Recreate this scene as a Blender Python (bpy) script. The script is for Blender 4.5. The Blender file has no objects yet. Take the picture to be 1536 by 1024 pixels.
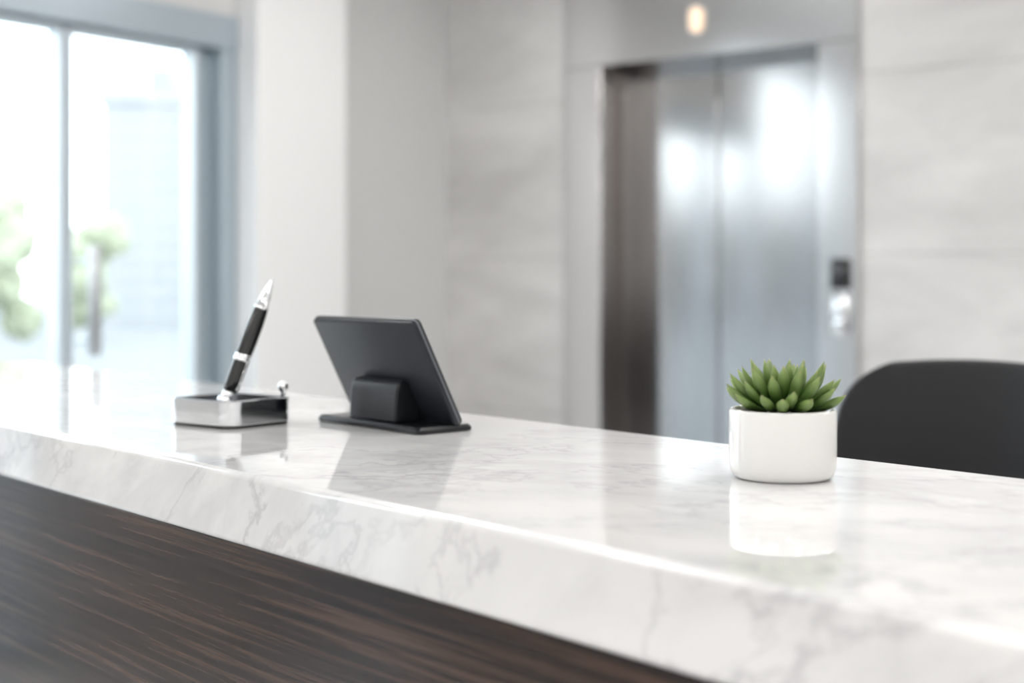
import bpy, bmesh, math, random
from mathutils import Vector, Matrix
random.seed(4)
S = bpy.context.scene
COL = S.collection

# ---------------------------------------------------------------- frames
A_COUNTER = math.radians(-49.91)
A_ROOM = math.radians(-36.69)
def rot(a, x, y, z=0.0):
    c, s = math.cos(a), math.sin(a)
    return Vector((c*x - s*y, s*x + c*y, z))

# ---------------------------------------------------------------- materials
def new_mat(name):
    m = bpy.data.materials.new(name); m.use_nodes = True
    nt = m.node_tree
    return m, nt, nt.nodes['Principled BSDF']
def simple(name, col, rough=0.5, metal=0.0, coat=0.0, bump=0.0, bscale=200, spec=0.5, em=None, ems=0.0):
    m, nt, b = new_mat(name)
    b.inputs['Base Color'].default_value = (*col, 1)
    b.inputs['Roughness'].default_value = rough
    b.inputs['Metallic'].default_value = metal
    b.inputs['Specular IOR Level'].default_value = spec
    b.inputs['Coat Weight'].default_value = coat
    b.inputs['Coat Roughness'].default_value = 0.04
    if em:
        b.inputs['Emission Color'].default_value = (*em, 1)
        b.inputs['Emission Strength'].default_value = ems
    if bump > 0:
        tc = nt.nodes.new('ShaderNodeTexCoord'); n = nt.nodes.new('ShaderNodeTexNoise')
        n.inputs['Scale'].default_value = bscale
        bp = nt.nodes.new('ShaderNodeBump'); bp.inputs['Strength'].default_value = bump
        bp.inputs['Distance'].default_value = 0.001
        nt.links.new(tc.outputs['Object'], n.inputs['Vector'])
        nt.links.new(n.outputs['Fac'], bp.inputs['Height'])
        nt.links.new(bp.outputs['Normal'], b.inputs['Normal'])
    return m
def ramp(nt, stops):
    r = nt.nodes.new('ShaderNodeValToRGB')
    e = r.color_ramp.elements
    while len(e) < len(stops): e.new(0.5)
    for i, (p, c) in enumerate(stops):
        e[i].position = p
        e[i].color = (*c, 1) if len(c) == 3 else c
    return r
def mapping(nt, scale, rotz=(0, 0, 0), typ='POINT'):
    tc = nt.nodes.new('ShaderNodeTexCoord'); mp = nt.nodes.new('ShaderNodeMapping')
    mp.vector_type = typ
    mp.inputs['Scale'].default_value = scale; mp.inputs['Rotation'].default_value = rotz
    nt.links.new(tc.outputs['Object'], mp.inputs['Vector'])
    return mp
def mult(nt, a, b, fac=1.0):
    mx = nt.nodes.new('ShaderNodeMix'); mx.data_type = 'RGBA'; mx.blend_type = 'MULTIPLY'
    mx.inputs[0].default_value = fac
    nt.links.new(a, mx.inputs[6]); nt.links.new(b, mx.inputs[7])
    return mx.outputs[2]

def marble():
    m, nt, b = new_mat('white_marble')
    mp = mapping(nt, (2.1, 0.8, 0.75), (0.15, math.radians(-32), math.radians(28)), 'TEXTURE')
    def vein(scale, width, dark, dist, w):
        n = nt.nodes.new('ShaderNodeTexNoise'); n.noise_dimensions = '4D'
        n.inputs['W'].default_value = w
        n.inputs['Scale'].default_value = scale; n.inputs['Detail'].default_value = 8
        n.inputs['Roughness'].default_value = 0.6; n.inputs['Distortion'].default_value = dist
        nt.links.new(mp.outputs[0], n.inputs['Vector'])
        r = ramp(nt, [(0.5-width, (1, 1, 1)), (0.5, dark), (0.5+width*1.6, (1, 1, 1))])
        nt.links.new(n.outputs['Fac'], r.inputs[0]); return r.outputs[0]
    base = nt.nodes.new('ShaderNodeTexNoise'); base.inputs['Scale'].default_value = 5
    base.inputs['Detail'].default_value = 7
    nt.links.new(mp.outputs[0], base.inputs['Vector'])
    rb = ramp(nt, [(0.30, (0.70, 0.70, 0.70)), (0.56, (0.82, 0.815, 0.81))])
    nt.links.new(base.outputs['Fac'], rb.inputs[0])
    mk = nt.nodes.new('ShaderNodeTexNoise'); mk.inputs['Scale'].default_value = 4.5
    nt.links.new(mp.outputs[0], mk.inputs['Vector'])
    rm = ramp(nt, [(0.50, (0, 0, 0)), (0.68, (0.6, 0.6, 0.6))]); nt.links.new(mk.outputs['Fac'], rm.inputs[0])
    v1 = vein(2.6, 0.05, (0.76, 0.76, 0.77), 0.3, 1.0)
    v2 = vein(8.0, 0.022, (0.62, 0.62, 0.64), 0.3, 5.0)
    v3 = vein(3.4, 0.008, (0.60, 0.60, 0.62), 0.35, 9.0)
    c = mult(nt, rb.outputs[0], v1, 0.5)
    mx = nt.nodes.new('ShaderNodeMix'); mx.data_type = 'RGBA'; mx.blend_type = 'MULTIPLY'
    nt.links.new(rm.outputs[0], mx.inputs[0]); nt.links.new(c, mx.inputs[6]); nt.links.new(v2, mx.inputs[7])
    c2 = mult(nt, mx.outputs[2], v3, 0.38)
    nt.links.new(c2, b.inputs['Base Color'])
    b.inputs['Roughness'].default_value = 0.025
    b.inputs['IOR'].default_value = 1.85
    return m
def wood():
    m, nt, b = new_mat('dark_walnut')
    mp = mapping(nt, (1.3, 30, 70))
    n = nt.nodes.new('ShaderNodeTexNoise'); n.inputs['Scale'].default_value = 2.0
    n.inputs['Detail'].default_value = 6; n.inputs['Roughness'].default_value = 0.62
    n.inputs['Distortion'].default_value = 0.05
    nt.links.new(mp.outputs[0], n.inputs['Vector'])
    r = ramp(nt, [(0.34, (0.007, 0.005, 0.0045)), (0.5, (0.026, 0.0155, 0.012)), (0.64, (0.078, 0.046, 0.034))])
    nt.links.new(n.outputs['Fac'], r.inputs[0]); nt.links.new(r.outputs[0], b.inputs['Base Color'])
    bp = nt.nodes.new('ShaderNodeBump'); bp.inputs['Strength'].default_value = 0.05; bp.inputs['Distance'].default_value = 0.001
    nt.links.new(n.outputs['Fac'], bp.inputs['Height']); nt.links.new(bp.outputs[0], b.inputs['Normal'])
    b.inputs['Roughness'].default_value = 0.18
    b.inputs['Specular IOR Level'].default_value = 0.35
    return m
def stone_wall(name, c0, c1):
    m, nt, b = new_mat(name)
    mp = mapping(nt, (0.8, 0.8, 2.2))
    n = nt.nodes.new('ShaderNodeTexNoise'); n.inputs['Scale'].default_value = 1.6
    n.inputs['Detail'].default_value = 8; n.inputs['Roughness'].default_value = 0.6; n.inputs['Distortion'].default_value = 0.8
    nt.links.new(mp.outputs[0], n.inputs['Vector'])
    r = ramp(nt, [(0.3, c0), (0.65, c1)])
    nt.links.new(n.outputs['Fac'], r.inputs[0])
    tc = nt.nodes.new('ShaderNodeTexCoord'); sp = nt.nodes.new('ShaderNodeSeparateXYZ')
    nt.links.new(tc.outputs['Object'], sp.inputs[0])
    def M(op, a, v):
        k = nt.nodes.new('ShaderNodeMath'); k.operation = op
        nt.links.new(a, k.inputs[0]); k.inputs[1].default_value = v; return k.outputs[0]
    z = M('DIVIDE', sp.outputs['Z'], 0.76); z = M('ADD', z, 0.17); z = M('FRACT', z, 0); z = M('LESS_THAN', z, 0.010)
    rj = ramp(nt, [(0, (1, 1, 1)), (1, (0.75, 0.75, 0.75))]); nt.links.new(z, rj.inputs[0])
    nt.links.new(mult(nt, r.outputs[0], rj.outputs[0]), b.inputs['Base Color'])
    b.inputs['Roughness'].default_value = 0.40
    return m
def steel(name, col, rough):
    m, nt, b = new_mat(name)
    mp = mapping(nt, (2.0, 2.0, 260))
    n = nt.nodes.new('ShaderNodeTexNoise'); n.inputs['Scale'].default_value = 1.5; n.inputs['Detail'].default_value = 3
    nt.links.new(mp.outputs[0], n.inputs['Vector'])
    bp = nt.nodes.new('ShaderNodeBump'); bp.inputs['Strength'].default_value = 0.04; bp.inputs['Distance'].default_value = 0.001
    nt.links.new(n.outputs['Fac'], bp.inputs['Height']); nt.links.new(bp.outputs[0], b.inputs['Normal'])
    b.inputs['Base Color'].default_value = (*col, 1); b.inputs['Metallic'].default_value = 1
    b.inputs['Roughness'].default_value = rough
    return m
def glass_mat():
    m = bpy.data.materials.new('window_glass'); m.use_nodes = True
    nt = m.node_tree; nt.nodes.clear()
    o = nt.nodes.new('ShaderNodeOutputMaterial'); mx = nt.nodes.new('ShaderNodeMixShader')
    t = nt.nodes.new('ShaderNodeBsdfTransparent'); g = nt.nodes.new('ShaderNodeBsdfGlossy')
    t.inputs[0].default_value = (0.93, 0.97, 0.985, 1); g.inputs['Roughness'].default_value = 0.02
    lw = nt.nodes.new('ShaderNodeLayerWeight'); lw.inputs[0].default_value = 0.5
    pw = nt.nodes.new('ShaderNodeMath'); pw.operation = 'POWER'; pw.inputs[1].default_value = 4.5
    ma = nt.nodes.new('ShaderNodeMath'); ma.operation = 'MULTIPLY_ADD'; ma.inputs[1].default_value = 0.9; ma.inputs[2].default_value = 0.03
    nt.links.new(lw.outputs['Facing'], pw.inputs[0]); nt.links.new(pw.outputs[0], ma.inputs[0])
    nt.links.new(ma.outputs[0], mx.inputs[0]); nt.links.new(t.outputs[0], mx.inputs[1]); nt.links.new(g.outputs[0], mx.inputs[2])
    nt.links.new(mx.outputs[0], o.inputs[0])
    return m

MARBLE = marble(); WOOD = wood(); GLASS = glass_mat()
STONE = stone_wall('stone_cladding', (0.57, 0.56, 0.55), (0.74, 0.73, 0.72))
PAINT = simple('white_plaster', (0.93, 0.93, 0.93), 0.6, bump=0.1, bscale=60)
PAINT2 = simple('grey_plaster', (0.68, 0.68, 0.675), 0.6, bump=0.1, bscale=60)
CEIL = simple('ceiling_white', (0.88, 0.88, 0.87), 0.8)
FLOOR = simple('floor_tile', (0.60, 0.59, 0.58), 0.2)
STEEL = steel('brushed_steel_door', (0.48, 0.475, 0.475), 0.14)
STEEL_L = steel('brushed_steel_surround', (0.64, 0.635, 0.635), 0.15)
STEEL_D = steel('steel_jamb', (0.35, 0.33, 0.32), 0.25)
CHROME = simple('chrome', (0.85, 0.86, 0.88), 0.08, metal=1)
SATIN = simple('satin_metal', (0.74, 0.75, 0.77), 0.13, metal=1)
HANDLE = simple('handle_steel', (0.60, 0.62, 0.64), 0.3, metal=1)
ALU = simple('window_frame_alu', (0.44, 0.51, 0.56), 0.35, metal=0.4)
ALU_L = simple('door_frame_alu', (0.66, 0.72, 0.76), 0.35, metal=0.3)
BLACKG = simple('black_gloss', (0.010, 0.010, 0.011), 0.18, coat=0.3)
SLATE = simple('slate_plastic', (0.018, 0.021, 0.026), 0.45, spec=0.3)
SLATE_D = simple('black_plastic', (0.007, 0.008, 0.010), 0.28, spec=0.35)
SLATE_E = simple('slate_edge', (0.14, 0.15, 0.165), 0.3, metal=0.6)
LEATHER = simple('black_leather', (0.011, 0.011, 0.013), 0.5, bump=0.3, bscale=250)
CERAMIC = simple('white_ceramic', (0.76, 0.755, 0.74), 0.12, coat=0.6)
SOIL = simple('soil', (0.04, 0.028, 0.02), 0.9, bump=1, bscale=300)
WARM = simple('warm_glow', (1, 0.8, 0.6), 0.5, em=(1, 0.84, 0.68), ems=0.4)
LAMP = simple('lamp_diffuser', (1, 1, 1), 0.5, em=(1, 0.97, 0.935), ems=17.5)

# ---------------------------------------------------------------- mesh helpers
def finish(name, bm, mat, loc=(0, 0, 0), ang=0.0, parent=None, smooth=False, bevel=0, seg=3, mats=None):
    me = bpy.data.meshes.new(name); bmesh.ops.recalc_face_normals(bm, faces=bm.faces)
    bm.to_mesh(me); bm.free()
    for mm in (mats or [mat]): me.materials.append(mm)
    ob = bpy.data.objects.new(name, me); COL.objects.link(ob)
    ob.location = loc; ob.rotation_euler = (0, 0, ang)
    if parent: ob.parent = parent
    if smooth:
        for p in me.polygons: p.use_smooth = True
    if bevel > 0:
        md = ob.modifiers.new('bevel', 'BEVEL'); md.width = bevel; md.segments = seg; md.limit_method = 'ANGLE'
        md.angle_limit = math.radians(40); md.harden_normals = False
        for p in me.polygons: p.use_smooth = True
        try:
            me.set_sharp_from_angle(angle=math.radians(50))
        except Exception: pass
    return ob
def add_box(bm, x0, x1, y0, y1, z0, z1, mi=0):
    r = bmesh.ops.create_cube(bm, size=1)
    for v in r['verts']:
        v.co = Vector(((x0+x1)/2 + v.co.x*(x1-x0), (y0+y1)/2 + v.co.y*(y1-y0), (z0+z1)/2 + v.co.z*(z1-z0)))
    for f in {f for v in r['verts'] for f in v.link_faces}: f.material_index = mi
def boxes(name, lst, mat, ang=A_ROOM, bevel=0, parent=None, seg=2):
    """boxes in frame coordinates; object origin goes to the centre of their bounds"""
    cx = (min(b[0] for b in lst)+max(b[1] for b in lst))/2
    cy = (min(b[2] for b in lst)+max(b[3] for b in lst))/2
    bm = bmesh.new()
    for b in lst: add_box(bm, b[0]-cx, b[1]-cx, b[2]-cy, b[3]-cy, b[4], b[5])
    if parent:
        px, py = parent['fx'], parent['fy']
        return finish(name, bm, mat, (cx-px, cy-py, 0), 0, parent, bevel=bevel, seg=seg)
    return finish(name, bm, mat, rot(ang, cx, cy), ang, None, bevel=bevel, seg=seg)
def empty(name, ang, fx, fy, z=0.0, extra=0.0):
    e = bpy.data.objects.new(name, None); COL.objects.link(e)
    e.location = rot(ang, fx, fy, z); e.rotation_euler = (0, 0, ang+extra)
    e.empty_display_size = 0.1; e['fx'] = fx; e['fy'] = fy
    return e
def lathe(name, prof, mat, loc=(0, 0, 0), parent=None, seg=64, close=False):
    bm = bmesh.new(); rings = []
    for r, z in prof:
        if r < 1e-6: rings.append([bm.verts.new((0, 0, z))])
        else: rings.append([bm.verts.new((r*math.cos(2*math.pi*i/seg), r*math.sin(2*math.pi*i/seg), z)) for i in range(seg)])
    for a, b in zip(rings[:-1], rings[1:]):
        for i in range(seg):
            j = (i+1) % seg
            if len(a) == 1 and len(b) == 1: continue
            if len(a) == 1: bm.faces.new((a[0], b[i], b[j]))
            elif len(b) == 1: bm.faces.new((a[i], a[j], b[0]))
            else: bm.faces.new((a[i], a[j], b[j], b[i]))
    return finish(name, bm, mat, loc, 0, parent, smooth=True)
def rrect(hx, hy, r, n=8):
    pts = []
    for cx, cy, a0 in ((hx-r, hy-r, 0), (-hx+r, hy-r, 90), (-hx+r, -hy+r, 180), (hx-r, -hy+r, 270)):
        for i in range(n+1):
            a = math.radians(a0+90*i/n); pts.append((cx+r*math.cos(a), cy+r*math.sin(a)))
    return pts
def rings_mesh(name, rings, mat, cap0=True, cap1=True, **kw):
    bm = bmesh.new(); R = [[bm.verts.new(p) for p in ring] for ring in rings]
    for a, b in zip(R[:-1], R[1:]):
        n = len(a)
        for i in range(n): bm.faces.new((a[i], a[(i+1) % n], b[(i+1) % n], b[i]))
    if cap0: bm.faces.new(R[0][::-1])
    if cap1: bm.faces.new(R[-1])
    return finish(name, bm, mat, **kw)
def shade(ob, deg=40):
    for p in ob.data.polygons: p.use_smooth = True
    ob.data.set_sharp_from_angle(angle=math.radians(deg))

# ================================================================ ROOM
H = 3.1
XL, XR, YB, YF = -4.594, 3.6, 5.6, -3.2   # left glass plane, right wall, elevator wall, wall behind camera
boxes('floor', [(XL-0.1, XR+0.1, YF-0.1, YB+0.1, -0.1, 0)], FLOOR)
boxes('ceiling', [(XL-0.1, XR+0.1, YF-0.1, YB+0.1, H, H+0.1)], CEIL)
boxes('wall_back', [(XL-0.1, -3.80, YB, YB+0.3, 0, H), (-2.39, XR+0.1, YB, YB+0.3, 0, H), (-3.80, -2.39, YB, YB+0.3, 2.72, H)], STONE)
boxes('wall_right', [(XR, XR+0.15, YF, YB, 0, H)], PAINT)
boxes('wall_front', [(XL, XR, YF-0.15, YF, 0, H)], PAINT)
boxes('wall_left', [(XL-0.15, XL, 4.70, YB, 0, H), (XL-0.15, XL+0.02, 2.60, 4.16, 2.42, H), (XL-0.15, XL, YF, 2.60, 2.92, H),
                    (XL-0.15, XL, -0.30, 0.55, 0, 2.92), (XL-0.15, XL, YF, -0.80, 0, 2.92)], PAINT2)  # last two stretches unseen, closed up to cut window haze on the wood
boxes('pillar', [(XL-0.15, -4.45, 4.15, 4.70, 0, H)], PAINT, bevel=0.004)

# glazing
def window(name, y0, y1, z1, fw=0.05, mat=None):
    mat = mat or ALU
    e = empty(name, A_ROOM, XL-0.05, (y0+y1)/2)
    boxes('frame', [(XL-0.09, XL-0.01, y0, y0+fw, 0, z1), (XL-0.09, XL-0.01, y1-fw, y1, 0, z1),
                    (XL-0.09, XL-0.01, y0+fw, y1-fw, 0, 0.06), (XL-0.09, XL-0.01, y0+fw, y1-fw, z1-fw, z1)], mat, parent=e, bevel=0.004)
    boxes('pane', [(XL-0.055, XL-0.045, y0+fw, y1-fw, 0.06, z1-fw)], GLASS, parent=e)
    return e
def handle(parent, x, y, z0, z1):
    px, py = parent['fx'], parent['fy']
    prof = [(0, z0), (0.022, z0+0.002), (0.026, z0+0.01), (0.026, z1-0.01), (0.022, z1-0.002), (0, z1)]
    lathe('pull_bar', prof, HANDLE, (x-px, y-py, 0), parent, 24)
    for i, zz in enumerate((z0+0.06, z1-0.06)):
        boxes('standoff_%d' % (i+1), [(XL-0.045, x, y-0.009, y+0.009, zz-0.009, zz+0.009)], HANDLE, parent=parent, bevel=0.003)
d1 = window('door_1', 3.312, 3.957, 2.27, 0.022, ALU_L)
handle(d1, XL+0.055, 3.385, 0.99, 1.42)
d2 = window('door_2', 2.60, 3.295, 2.27, 0.022, ALU_L)
handle(d2, XL+0.055, 2.68, 0.99, 1.42)
boxes('door_frame', [(XL-0.12, XL+0.03, 2.60, 4.15, 2.275, 2.42), (XL-0.12, XL-0.05, 3.96, 4.15, 0, 2.27), (XL-0.10, XL+0.02, 4.06, 4.15, 0, 2.275)], ALU, bevel=0.006)
window('window_1', 1.585, 2.59, 2.9, 0.045)
window('window_2', 0.56, 1.575, 2.9, 0.045)
window('highlight_slit', -0.79, -0.31, 2.9, 0.045)  # unseen slit of glass, added for a bright strip on the wood front

# ================================================================ ELEVATOR
EL = empty('elevator', A_ROOM, -3.09, 5.6)
boxes('surround', [(-3.842, -3.632, 5.575, 5.60, 0, 2.297), (-2.527, -2.346, 5.575, 5.60, 0, 2.297), (-3.842, -2.346, 5.575, 5.60, 2.30, 2.78)], STEEL_L, parent=EL, bevel=0.003)
boxes('jamb', [(-3.66, -3.632, 5.60, 5.74, 0, 2.30), (-3.66, -3.60, 5.74, 5.85, 0, 2.28), (-2.527, -2.50, 5.60, 5.85, 0, 2.30), (-3.66, -2.50, 5.60, 5.85, 2.30, 2.33)], STEEL_D, parent=EL, bevel=0.002)
boxes('door_panel_left', [(-3.66, -3.152, 5.85, 5.88, 0.005, 2.32)], STEEL, parent=EL, bevel=0.004)
boxes('door_panel_right', [(-3.147, -2.50, 5.85, 5.88, 0.005, 2.32)], STEEL, parent=EL, bevel=0.004)
boxes('shaft', [(-3.79, -2.40, 5.90, 5.95, 0, 2.7)], BLACKG, parent=EL)
boxes('sill', [(-3.632, -2.527, 5.58, 5.85, 0.0, 0.006)], SATIN, parent=EL)
rl = [[(x, yy, z) for x, z in rrect(hx, hz, min(hx, hz)*0.98)] for yy, hx, hz in ((-0.026, 0.034, 0.06), (-0.045, 0.034, 0.06), (-0.052, 0.026, 0.05))]
o = rings_mesh('warm_spot', rl, WARM, loc=(-0.02, 0, 2.46), parent=EL); shade(o)  # small glowing oval for the warm spot on the steel header
rl = [[(x, yy, z) for x, z in rrect(hx, hz, 0.034)] for yy, hx, hz in ((-0.024, 0.042, 0.09), (-0.036, 0.042, 0.09), (-0.040, 0.038, 0.086))]
o = rings_mesh('call_plate', rl, SATIN, loc=(0.67, 0, 1.135), parent=EL); shade(o)
rl = [[(x, yy, z) for x, z in rrect(hx, hz, 0.008)] for yy, hx, hz in ((-0.024, 0.042, 0.064), (-0.040, 0.042, 0.064), (-0.043, 0.039, 0.061))]
o = rings_mesh('display', rl, BLACKG, loc=(0.67, 0, 1.312), parent=EL); shade(o)
for i, zz in enumerate((1.175, 1.10)):
    rl = [[(x, yy, z) for x, z in rrect(hx, hx, hx*0.99)] for yy, hx in ((-0.039, 0.024), (-0.046, 0.024), (-0.048, 0.020))]
    o = rings_mesh('button_%d' % (i+1), rl, CHROME, loc=(0.67, 0, zz), parent=EL); shade(o)

# ================================================================ CEILING LIGHTS (square LED panels)
def panel(x, y, h=0.3):
    e = empty('ceiling_light', A_ROOM, x, y, H)
    bm = bmesh.new()
    for b in ((-h-0.02, h+0.02, h, h+0.02), (-h-0.02, h+0.02, -h-0.02, -h), (-h-0.02, -h, -h, h), (h, h+0.02, -h, h)):
        add_box(bm, b[0], b[1], b[2], b[3], -0.022, 0)
    finish('trim', bm, SATIN, parent=e, bevel=0.002)
    bm = bmesh.new(); add_box(bm, -h, h, -h, h, -0.014, -0.004)
    finish('diffuser', bm, LAMP, parent=e)
for x in (-3.0, -0.4, 2.2):
    for yy in (4.3, 2.0, -0.3, -2.3):
        panel(x, yy)

# ================================================================ COUNTER
CX0, CX1, CY0, CY1, CZ = -3.75, 1.3, 0.6675, 1.209, 1.10
bm = bmesh.new()
add_box(bm, -2.525, 2.525, CY0-0.938, CY1-0.938, CZ-0.071, CZ)
C = empty('reception_counter', A_COUNTER, -1.225, 0.938)
finish('marble_top', bm, MARBLE, parent=C, bevel=0.006, seg=4)
boxes('wood_front', [(CX0+0.02, CX1-0.02, CY0+0.008, CY0+0.035, 0.08, CZ-0.071), (CX0+0.02, CX0+0.05, CY0+0.035, CY1-0.06, 0.08, CZ-0.071), (CX1-0.05, CX1-0.02, CY0+0.035, CY1-0.06, 0.08, CZ-0.071)], WOOD, parent=C, bevel=0.002)
boxes('plinth', [(CX0+0.06, CX1-0.06, CY0+0.06, CY1-0.1, 0, 0.08)], BLACKG, parent=C)
boxes('work_shelf', [(CX0+0.05, CX1-0.05, CY0+0.035, CY1-0.06, 0.70, 0.73)], WOOD, parent=C)

# ================================================================ POTTED SUCCULENT
P = bpy.data.objects.new('potted_succulent', None); COL.objects.link(P); P.location = (0.2537, 1.3125, CZ)
R = 0.0500
prof = [(0, 0.0), (R-0.010, 0.0), (R-0.006, 0.0010), (R-0.003, 0.0035), (R-0.0012, 0.008), (R-0.0002, 0.016), (R, 0.03), (R, 0.0625),
        (R-0.0008, 0.0643), (R-0.0022, 0.065), (R-0.0036, 0.0643), (R-0.0045, 0.0625), (R-0.005, 0.052)]
lathe('pot', prof, CERAMIC, parent=P, seg=96)
lathe('soil', [(R-0.004, 0.056), (0.03, 0.058), (0, 0.060)], SOIL, parent=P, seg=48)
def leaf_mat():
    m, nt, b = new_mat('succulent_leaf')
    at = nt.nodes.new('ShaderNodeAttribute'); at.attribute_name = 'leaf_t'
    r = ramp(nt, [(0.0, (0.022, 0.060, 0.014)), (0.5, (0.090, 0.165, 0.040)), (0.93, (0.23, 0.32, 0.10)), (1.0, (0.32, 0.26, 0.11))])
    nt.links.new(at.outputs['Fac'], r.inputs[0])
    tc = nt.nodes.new('ShaderNodeTexCoord'); n = nt.nodes.new('ShaderNodeTexNoise'); n.inputs['Scale'].default_value = 60
    nt.links.new(tc.outputs['Object'], n.inputs['Vector'])
    r2 = ramp(nt, [(0.3, (0.75, 0.8, 0.7)), (0.7, (1, 1, 1))]); nt.links.new(n.outputs['Fac'], r2.inputs[0])
    nt.links.new(mult(nt, r.outputs[0], r2.outputs[0]), b.inputs['Base Color'])
    b.inputs['Roughness'].default_value = 0.36
    b.inputs['Subsurface Weight'].default_value = 0.05; b.inputs['Subsurface Radius'].default_value = (0.3, 0.6, 0.15)
    b.inputs['Subsurface Scale'].default_value = 0.005
    return m
bm = bmesh.new(); lay = bm.verts.layers.float.new('leaf_t')
def leaf(az, elev, L, W, r0, z0, curl):
    N, K = 14, 12
    pos = Vector((r0, 0, z0)); ang = elev - curl*0.5; prev = None
    M = Matrix.Rotation(az, 3, 'Z'); roll = random.uniform(-0.3, 0.3)
    for i in range(N+1):
        t = i/N
        a = ang + curl*t
        tang = Vector((math.cos(a), 0, math.sin(a))); nor = Vector((-math.sin(a), 0, math.cos(a)))
        if i: pos = pos + tang*(L/N)
        w = W*(0.44+0.56*math.sin(math.pi*0.5*min(1, t/0.64)))*(1 if t < 0.64 else max(0, 1-((t-0.64)/0.36)**2.0)) if t < 1 else 0
        th = w*0.60
        if w <= 1e-5:
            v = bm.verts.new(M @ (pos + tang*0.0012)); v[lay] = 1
            for j in range(K): bm.faces.new((prev[j], prev[(j+1) % K], v))
            break
        ring = []
        for j in range(K):
            q = 2*math.pi*j/K
            yy = math.cos(q)*w*0.5; nn = math.sin(q)*th*0.5*(1.25 if math.sin(q) < 0 else 0.75)
            nn += abs(yy)*0.22
            c, s = math.cos(roll), math.sin(roll)
            yy, nn = c*yy - s*nn, s*yy + c*nn
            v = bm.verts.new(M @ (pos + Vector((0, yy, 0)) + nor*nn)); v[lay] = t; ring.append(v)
        if prev:
            for j in range(K): bm.faces.new((prev[j], prev[(j+1) % K], ring[(j+1) % K], ring[j]))
        else: bm.faces.new(ring[::-1])
        prev = ring
NL = 50
for i in range(NL):
    f = i/(NL-1)
    az = i*2.39996 + random.uniform(-0.12, 0.12)
    elev = math.radians(78 - 58*f**0.75 + random.uniform(-5, 6))
    L = 0.037 + 0.012*math.sin(math.pi*min(1, f+0.1)) + random.uniform(-0.003, 0.004)
    leaf(az, elev, L, 0.0104+0.0018*f, 0.003+0.018*f**0.8, 0.063+0.0005*f+0.004*(1-f), math.radians(16+14*f))
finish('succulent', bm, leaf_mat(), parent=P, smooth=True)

# ================================================================ TABLET STAND (sign display seen from behind)
T = empty('tablet_stand', A_COUNTER, 0, 0)
p2 = Vector((-0.1119, 1.667, 0)); dd = rot(A_COUNTER, 1, 0); nn_ = rot(A_COUNTER, 0, 1)
T.location = p2 - dd*0.112 + Vector((0, 0, CZ))
rl = [[(x, y+0.042, z) for x, y in rrect(hx, hy, 0.006)] for z, hx, hy in ((0, 0.110, 0.040), (0.0015, 0.112, 0.042), (0.0055, 0.112, 0.042), (0.0085, 0.1095, 0.0395), (0.009, 0.108, 0.038))]
shade(rings_mesh('base_plate', rl, SLATE_D, parent=T), 30)
TH = math.radians(27.3); TY = 0.064; HH = 0.0728
rl = []
for yv, ins in ((-0.0065, 0.0025), (-0.0055, 0.0005), (-0.004, 0), (0.0045, 0), (0.006, 0.001), (0.0065, 0.003)):
    rl.append([(x, yv, z+HH) for x, z in rrect(0.112-ins, HH-ins, 0.007-min(ins, 0.003))])
o = rings_mesh('tablet_body', rl, SLATE, parent=T); shade(o, 30)
o.location = (0, TY, 0.0075); o.rotation_euler = (TH, 0, 0)
rl = []
for yv in (-0.0015, 0.0015):
    rl.append([(x, yv, z+HH) for x, z in rrect(0.1127, HH+0.0007, 0.0075)])
o = rings_mesh('edge_band', rl, SLATE_E, parent=T); shade(o, 30)
o.location = (0, TY, 0.0083); o.rotation_euler = (TH, 0, 0)
rl = [[(x, yv, z+HH) for x, z in rrect(0.104, HH-0.0075, 0.003)] for yv in (0.0068, 0.0074)]
o = rings_mesh('screen', rl, BLACKG, parent=T); o.location = (0, TY, 0.0075); o.rotation_euler = (TH, 0, 0)
pr = [(0.010, 0.0085), (0.0125, 0.046), (0.015, 0.055), (0.019, 0.0595), (0.025, 0.061)]
for i in range(1, 11):
    a = math.pi/2*(1-i/10); pr.append((0.025+0.028*math.cos(a), 0.0085+0.0525*math.sin(a)))
rl = [[(x, yv, zv) for yv, zv in pr] for x in (-0.052, 0.050)]
o = rings_mesh('support_block', rl, SLATE_D, parent=T, bevel=0.003, seg=3)

# ================================================================ PEN STAND
a_vec = Vector((0.8, -0.6, 0)); b_vec = Vector((0.6, 0.8, 0))
PS = bpy.data.objects.new('pen_stand', None); COL.objects.link(PS)
PS.location = Vector((-0.350, 1.728, CZ)) - a_vec*0.056 + b_vec*0.054
PS.rotation_euler = (0, 0, math.atan2(-0.6, 0.8))
def ring(z, hx, hy, r): return [(x, y, z) for x, y in rrect(hx, hy, r, 10)]
hx, hy = 0.061, 0.057
shade(rings_mesh('foot', [ring(0, hx-0.003, hy-0.003, 0.017), ring(0.004, hx-0.003, hy-0.003, 0.017)], BLACKG, parent=PS))
rl = [ring(0.004, hx-0.001, hy-0.001, 0.021), ring(0.005, hx, hy, 0.022), ring(0.0335, hx, hy, 0.022), ring(0.035, hx-0.0015, hy-0.0015, 0.0205),
      ring(0.035, hx-0.006, hy-0.006, 0.016), ring(0.0335, hx-0.0075, hy-0.0075, 0.0145), ring(0.016, hx-0.0075, hy-0.0075, 0.0145)]
shade(rings_mesh('tray', rl, SATIN, parent=PS), 30)
rl = [ring(0.016, hx-0.009, hy-0.009, 0.013), ring(0.0185, hx-0.009, hy-0.009, 0.013)]
shade(rings_mesh('tray_insert', rl, BLACKG, parent=PS))
def chain(parent, base, axis, segs):
    q = Vector((0, 0, 1)).rotation_difference(axis.normalized())
    for nm, prof, mt in segs:
        o = lathe(nm, prof, mt, parent=parent, seg=40); o.location = base; o.rotation_mode = 'QUATERNION'; o.rotation_quaternion = q
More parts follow.
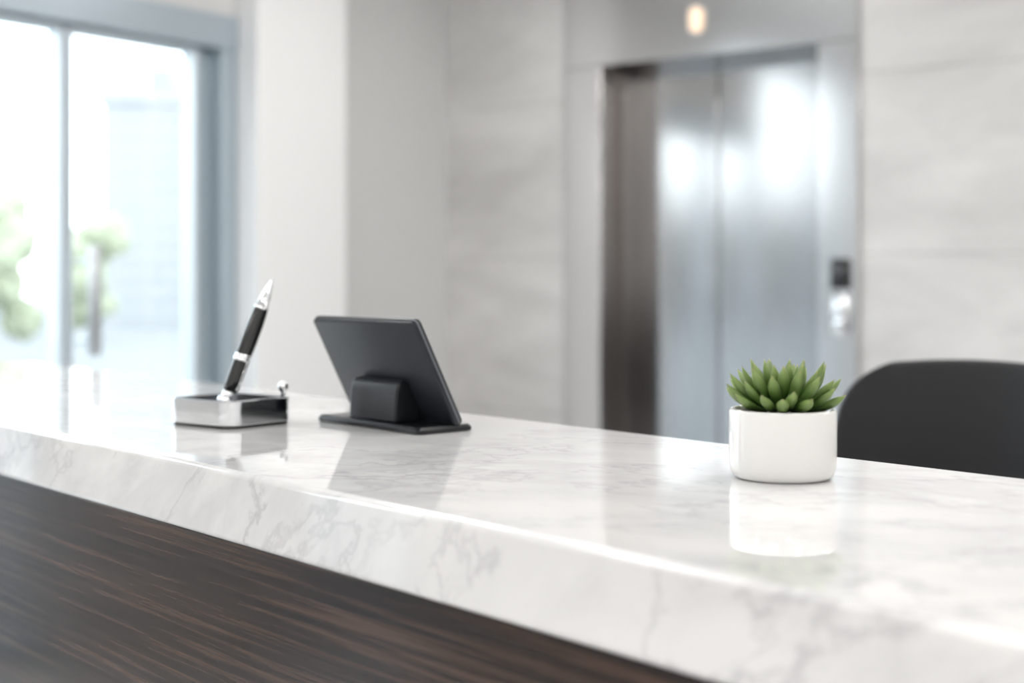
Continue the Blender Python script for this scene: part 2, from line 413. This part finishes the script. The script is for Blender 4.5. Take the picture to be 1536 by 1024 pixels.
inv = Matrix.Rotation(-PS.rotation_euler.z, 3, 'Z')
axis = inv @ Vector((0.056, 0.02, 0.157))
sock = inv @ Vector((-0.006, -0.006, 0)); sock.z = 0.0185
lathe('socket', [(0, 0), (0.013, 0), (0.013, 0.003), (0.0105, 0.006), (0.010, 0.010), (0.0105, 0.014), (0.008, 0.019), (0, 0.020)], CHROME, sock, PS, 40)
base = sock + Vector((0, 0, 0.008))
chain(PS, base, axis, [
    ('pen_cap_end', [(0, 0), (0.0075, 0.002), (0.0088, 0.008), (0.0088, 0.014), (0.008, 0.017)], CHROME),
    ('pen_cap', [(0.0078, 0.016), (0.0096, 0.0175), (0.0102, 0.035), (0.0104, 0.058)], BLACKG),
    ('pen_ring', [(0.0102, 0.0575), (0.0112, 0.0582), (0.0112, 0.0615), (0.0106, 0.0622), (0.0106, 0.0632), (0.0111, 0.0638), (0.0111, 0.066), (0.0100, 0.067)], CHROME),
    ('pen_barrel', [(0.0102, 0.0668), (0.0107, 0.085), (0.0104, 0.110), (0.0092, 0.130)], BLACKG),
    ('pen_tip', [(0.0092, 0.1295), (0.0096, 0.1302), (0.0096, 0.133), (0.0083, 0.134), (0.0072, 0.145), (0.0047, 0.158), (0.0023, 0.167), (0.0012, 0.172), (0, 0.173)], CHROME)])
q = Vector((0, 0, 1)).rotation_difference(axis.normalized())
bm = bmesh.new(); add_box(bm, 0.0119, 0.0136, -0.0016, 0.0016, 0.020, 0.060); add_box(bm, 0.008, 0.0136, -0.0016, 0.0016, 0.0575, 0.0605); add_box(bm, 0.0095, 0.0122, -0.0016, 0.0016, 0.020, 0.024)
o = finish('pen_clip', bm, CHROME, parent=PS, bevel=0.0006); o.location = base; o.rotation_mode = 'QUATERNION'; o.rotation_quaternion = q
lathe('ball_knob', [(0, -0.001), (0.004, -0.001), (0.003, 0.004), (0.0045, 0.006), (0.0065, 0.009), (0.0072, 0.0125), (0.0062, 0.0165), (0.003, 0.0192), (0, 0.0198)], CHROME, (hx-0.018, hy-0.006, 0.0345), PS, 32)

# ================================================================ OFFICE CHAIR
CH = bpy.data.objects.new('office_chair', None); COL.objects.link(CH)
CH.location = (0.80, 2.42, 0); CH.rotation_euler = (0, 0, A_COUNTER+math.radians(8))
def pad(name, w, h, n, m, thick, zfun, parent, pw=6.0):
    bm = bmesh.new(); G = []
    for j in range(m+1):
        v = j/m; row = []
        vv = (v-0.45)/0.55 if v > 0.45 else (0.45-v)/0.45*0.86
        ww = w*(max(0.0, 1-vv**pw))**(1/pw)
        ww = max(ww, w*0.66)
        for i in range(n+1):
            u = -1+2*i/n
            row.append(bm.verts.new(zfun(u*ww, v*h, u)))
        G.append(row)
    for j in range(m):
        for i in range(n): bm.faces.new((G[j][i], G[j][i+1], G[j+1][i+1], G[j+1][i]))
    o = finish(name, bm, LEATHER, parent=parent, smooth=True)
    s = o.modifiers.new('s', 'SOLIDIFY'); s.thickness = thick; s.offset = 0
    b = o.modifiers.new('b', 'BEVEL'); b.width = thick*0.3; b.segments = 4; b.limit_method = 'ANGLE'; b.angle_limit = math.radians(50)
    ss = o.modifiers.new('ss', 'SUBSURF'); ss.levels = 1; ss.render_levels = 2
    return o
pad('backrest', 0.252, 0.56, 16, 26, 0.055, lambda x, z, u: Vector((x, -1.0*x*x + 0.10*(z-0.2), 0.585+z-0.08*x*x*4)), CH)
pad('seat', 0.25, 0.50, 14, 14, 0.085, lambda x, z, u: Vector((x, -0.52+z, 0.50+0.25*x*x)), CH)
boxes_l = bmesh.new()
add_box(boxes_l, -0.03, 0.03, 0.02, 0.05, 0.45, 0.80); add_box(boxes_l, -0.03, 0.03, -0.26, 0.05, 0.43, 0.46)
finish('back_spine', boxes_l, BLACKG, parent=CH, bevel=0.006)
for sgn, nm in ((-1, 'armrest_1'), (1, 'armrest_2')):
    bm = bmesh.new()
    add_box(bm, sgn*0.275-0.025, sgn*0.275+0.025, -0.36, -0.12, 0.685, 0.71)
    add_box(bm, sgn*0.275-0.015, sgn*0.275+0.015, -0.26, -0.21, 0.46, 0.685)
    add_box(bm, min(sgn*0.29, sgn*0.05), max(sgn*0.29, sgn*0.05), -0.26, -0.21, 0.435, 0.46)
    finish(nm, bm, BLACKG, parent=CH, bevel=0.008)
lathe('gas_column', [(0.045, 0.45), (0.045, 0.43), (0.025, 0.42), (0.025, 0.25), (0.035, 0.24), (0.035, 0.09), (0, 0.09)], CHROME, (0, -0.25, 0), CH, 32)
for i in range(5):
    a = 2*math.pi*i/5+0.3
    bm = bmesh.new(); r = bmesh.ops.create_cube(bm, size=1)
    for v in r['verts']:
        out = v.co.x > 0
        v.co = Vector((0.02 if not out else 0.30, v.co.y*(0.06 if not out else 0.035), (0.115 if not out else 0.082) + v.co.z*(0.045 if not out else 0.022)))
    o = finish('base_leg_%d' % (i+1), bm, BLACKG, (0, -0.25, 0), a, CH, bevel=0.005)
    bm = bmesh.new(); bmesh.ops.create_cone(bm, cap_ends=True, segments=24, radius1=0.032, radius2=0.032, depth=0.045)
    bmesh.ops.rotate(bm, verts=bm.verts, matrix=Matrix.Rotation(math.pi/2, 3, 'Y'))
    bmesh.ops.translate(bm, verts=bm.verts, vec=(0, 0, 0.032))
    finish('caster_%d' % (i+1), bm, BLACKG, (0.29*math.cos(a), -0.25+0.29*math.sin(a), 0), a+0.6, CH, bevel=0.005)

# ================================================================ OUTSIDE
GR = simple('paving', (0.22, 0.225, 0.23), 0.8)
def facade(name, c, g, sc=0.5):
    m, nt, b = new_mat(name)
    mp = mapping(nt, (1, 1, 1)); br = nt.nodes.new('ShaderNodeTexBrick')
    br.offset = 0; br.inputs['Scale'].default_value = sc; br.inputs['Mortar Size'].default_value = 0.04
    br.inputs['Color1'].default_value = (*g, 1); br.inputs['Color2'].default_value = (*[k*0.95 for k in g], 1); br.inputs['Mortar'].default_value = (*c, 1)
    mp.inputs['Rotation'].default_value = (math.pi/2, 0, 0)
    nt.links.new(mp.outputs[0], br.inputs['Vector']); nt.links.new(br.outputs[0], b.inputs['Base Color'])
    b.inputs['Roughness'].default_value = 0.7
    return m
FA = facade('facade_pale', (0.50, 0.52, 0.54), (0.42, 0.45, 0.47)); FB = facade('facade_grey', (0.40, 0.405, 0.41), (0.375, 0.385, 0.395))
FD = facade('reflected_band', (0.16, 0.155, 0.15), (0.055, 0.06, 0.065), 0.3)
boxes('street_ground', [(-90, XL-0.15, -50, 60, -0.12, -0.02)], GR)
def building(x0, x1, y0, y1, h, mat):
    cx, cy = (x0+x1)/2, (y0+y1)/2
    bm = bmesh.new(); add_box(bm, x0-cx, x1-cx, y0-cy, y1-cy, 0, h); add_box(bm, x0-cx+1, x1-cx-1, y0-cy+1, y1-cy-1, h, h+0.8)
    add_box(bm, x0-cx-0.1, x1-cx+0.1, y0-cy-0.1, y1-cy+0.1, h-0.4, h)
    finish('building', bm, mat, (cx, cy, -0.02))
building(-11.4, -8.8, 39, 46, 6.6, FB)
building(-24, -19, 44, 52, 4.2, FA)
building(-42, -32, -30, 2, 2.9, FD)  # unseen block, added so the elevator doors mirror a dark band
LEAF = simple('tree_foliage', (0.38, 0.41, 0.29), 0.7, bump=1, bscale=6); BARK = simple('bark', (0.30, 0.29, 0.27), 0.9)
def tree(x, y, h, r):
    e = bpy.data.objects.new('tree', None); COL.objects.link(e); e.location = (x, y, -0.02)
    lathe('trunk', [(0.07, 0), (0.05, h*0.3), (0.04, h*0.7), (0, h*0.75)], BARK, parent=e, seg=12)
    bm = bmesh.new()
    for k_ in range(18):
        a = random.uniform(0, 6.28); q = random.uniform(0, 0.75)*r; zz = h*0.56+random.uniform(-0.36, 0.38)*h
        s = random.uniform(0.3, 0.5)*r
        rr = bmesh.ops.create_icosphere(bm, subdivisions=3, radius=s)
        for v in rr['verts']:
            v.co = v.co*(1+random.uniform(-0.16, 0.16)) + Vector((q*math.cos(a), q*math.sin(a), zz))
    finish('foliage', bm, LEAF, parent=e)
for t in ((-8.25, 22, 2.7, 0.8), (-9.0, 30, 2.7, 0.75), (-13, 30, 3.4, 1.3)):
    tree(*t)

# ================================================================ LIGHT
w = bpy.data.worlds.new('World'); S.world = w; w.use_nodes = True
nt = w.node_tree; bg = nt.nodes['Background']
tc = nt.nodes.new('ShaderNodeTexCoord'); sp = nt.nodes.new('ShaderNodeSeparateXYZ'); nt.links.new(tc.outputs['Generated'], sp.inputs[0])
r = ramp(nt, [(0.0, (1.0, 1.0, 1.0)), (0.4, (0.90, 0.95, 1.0))]); nt.links.new(sp.outputs['Z'], r.inputs[0])
nt.links.new(r.outputs[0], bg.inputs['Color']); bg.inputs['Strength'].default_value = 4.5

# ================================================================ CAMERA
cam = bpy.data.cameras.new('camera'); co = bpy.data.objects.new('camera', cam); COL.objects.link(co)
co.location = (0, 0, 1.285); co.rotation_euler = (math.pi/2, 0, 0)
cam.sensor_width = 36; cam.lens = 49.22; cam.shift_y = -0.0599
cam.clip_start = 0.05; cam.clip_end = 300
cam.dof.use_dof = True; cam.dof.focus_distance = 1.43; cam.dof.aperture_fstop = 3.0
S.camera = co
S.view_settings.view_transform = 'Standard'
S.view_settings.exposure = 0.0
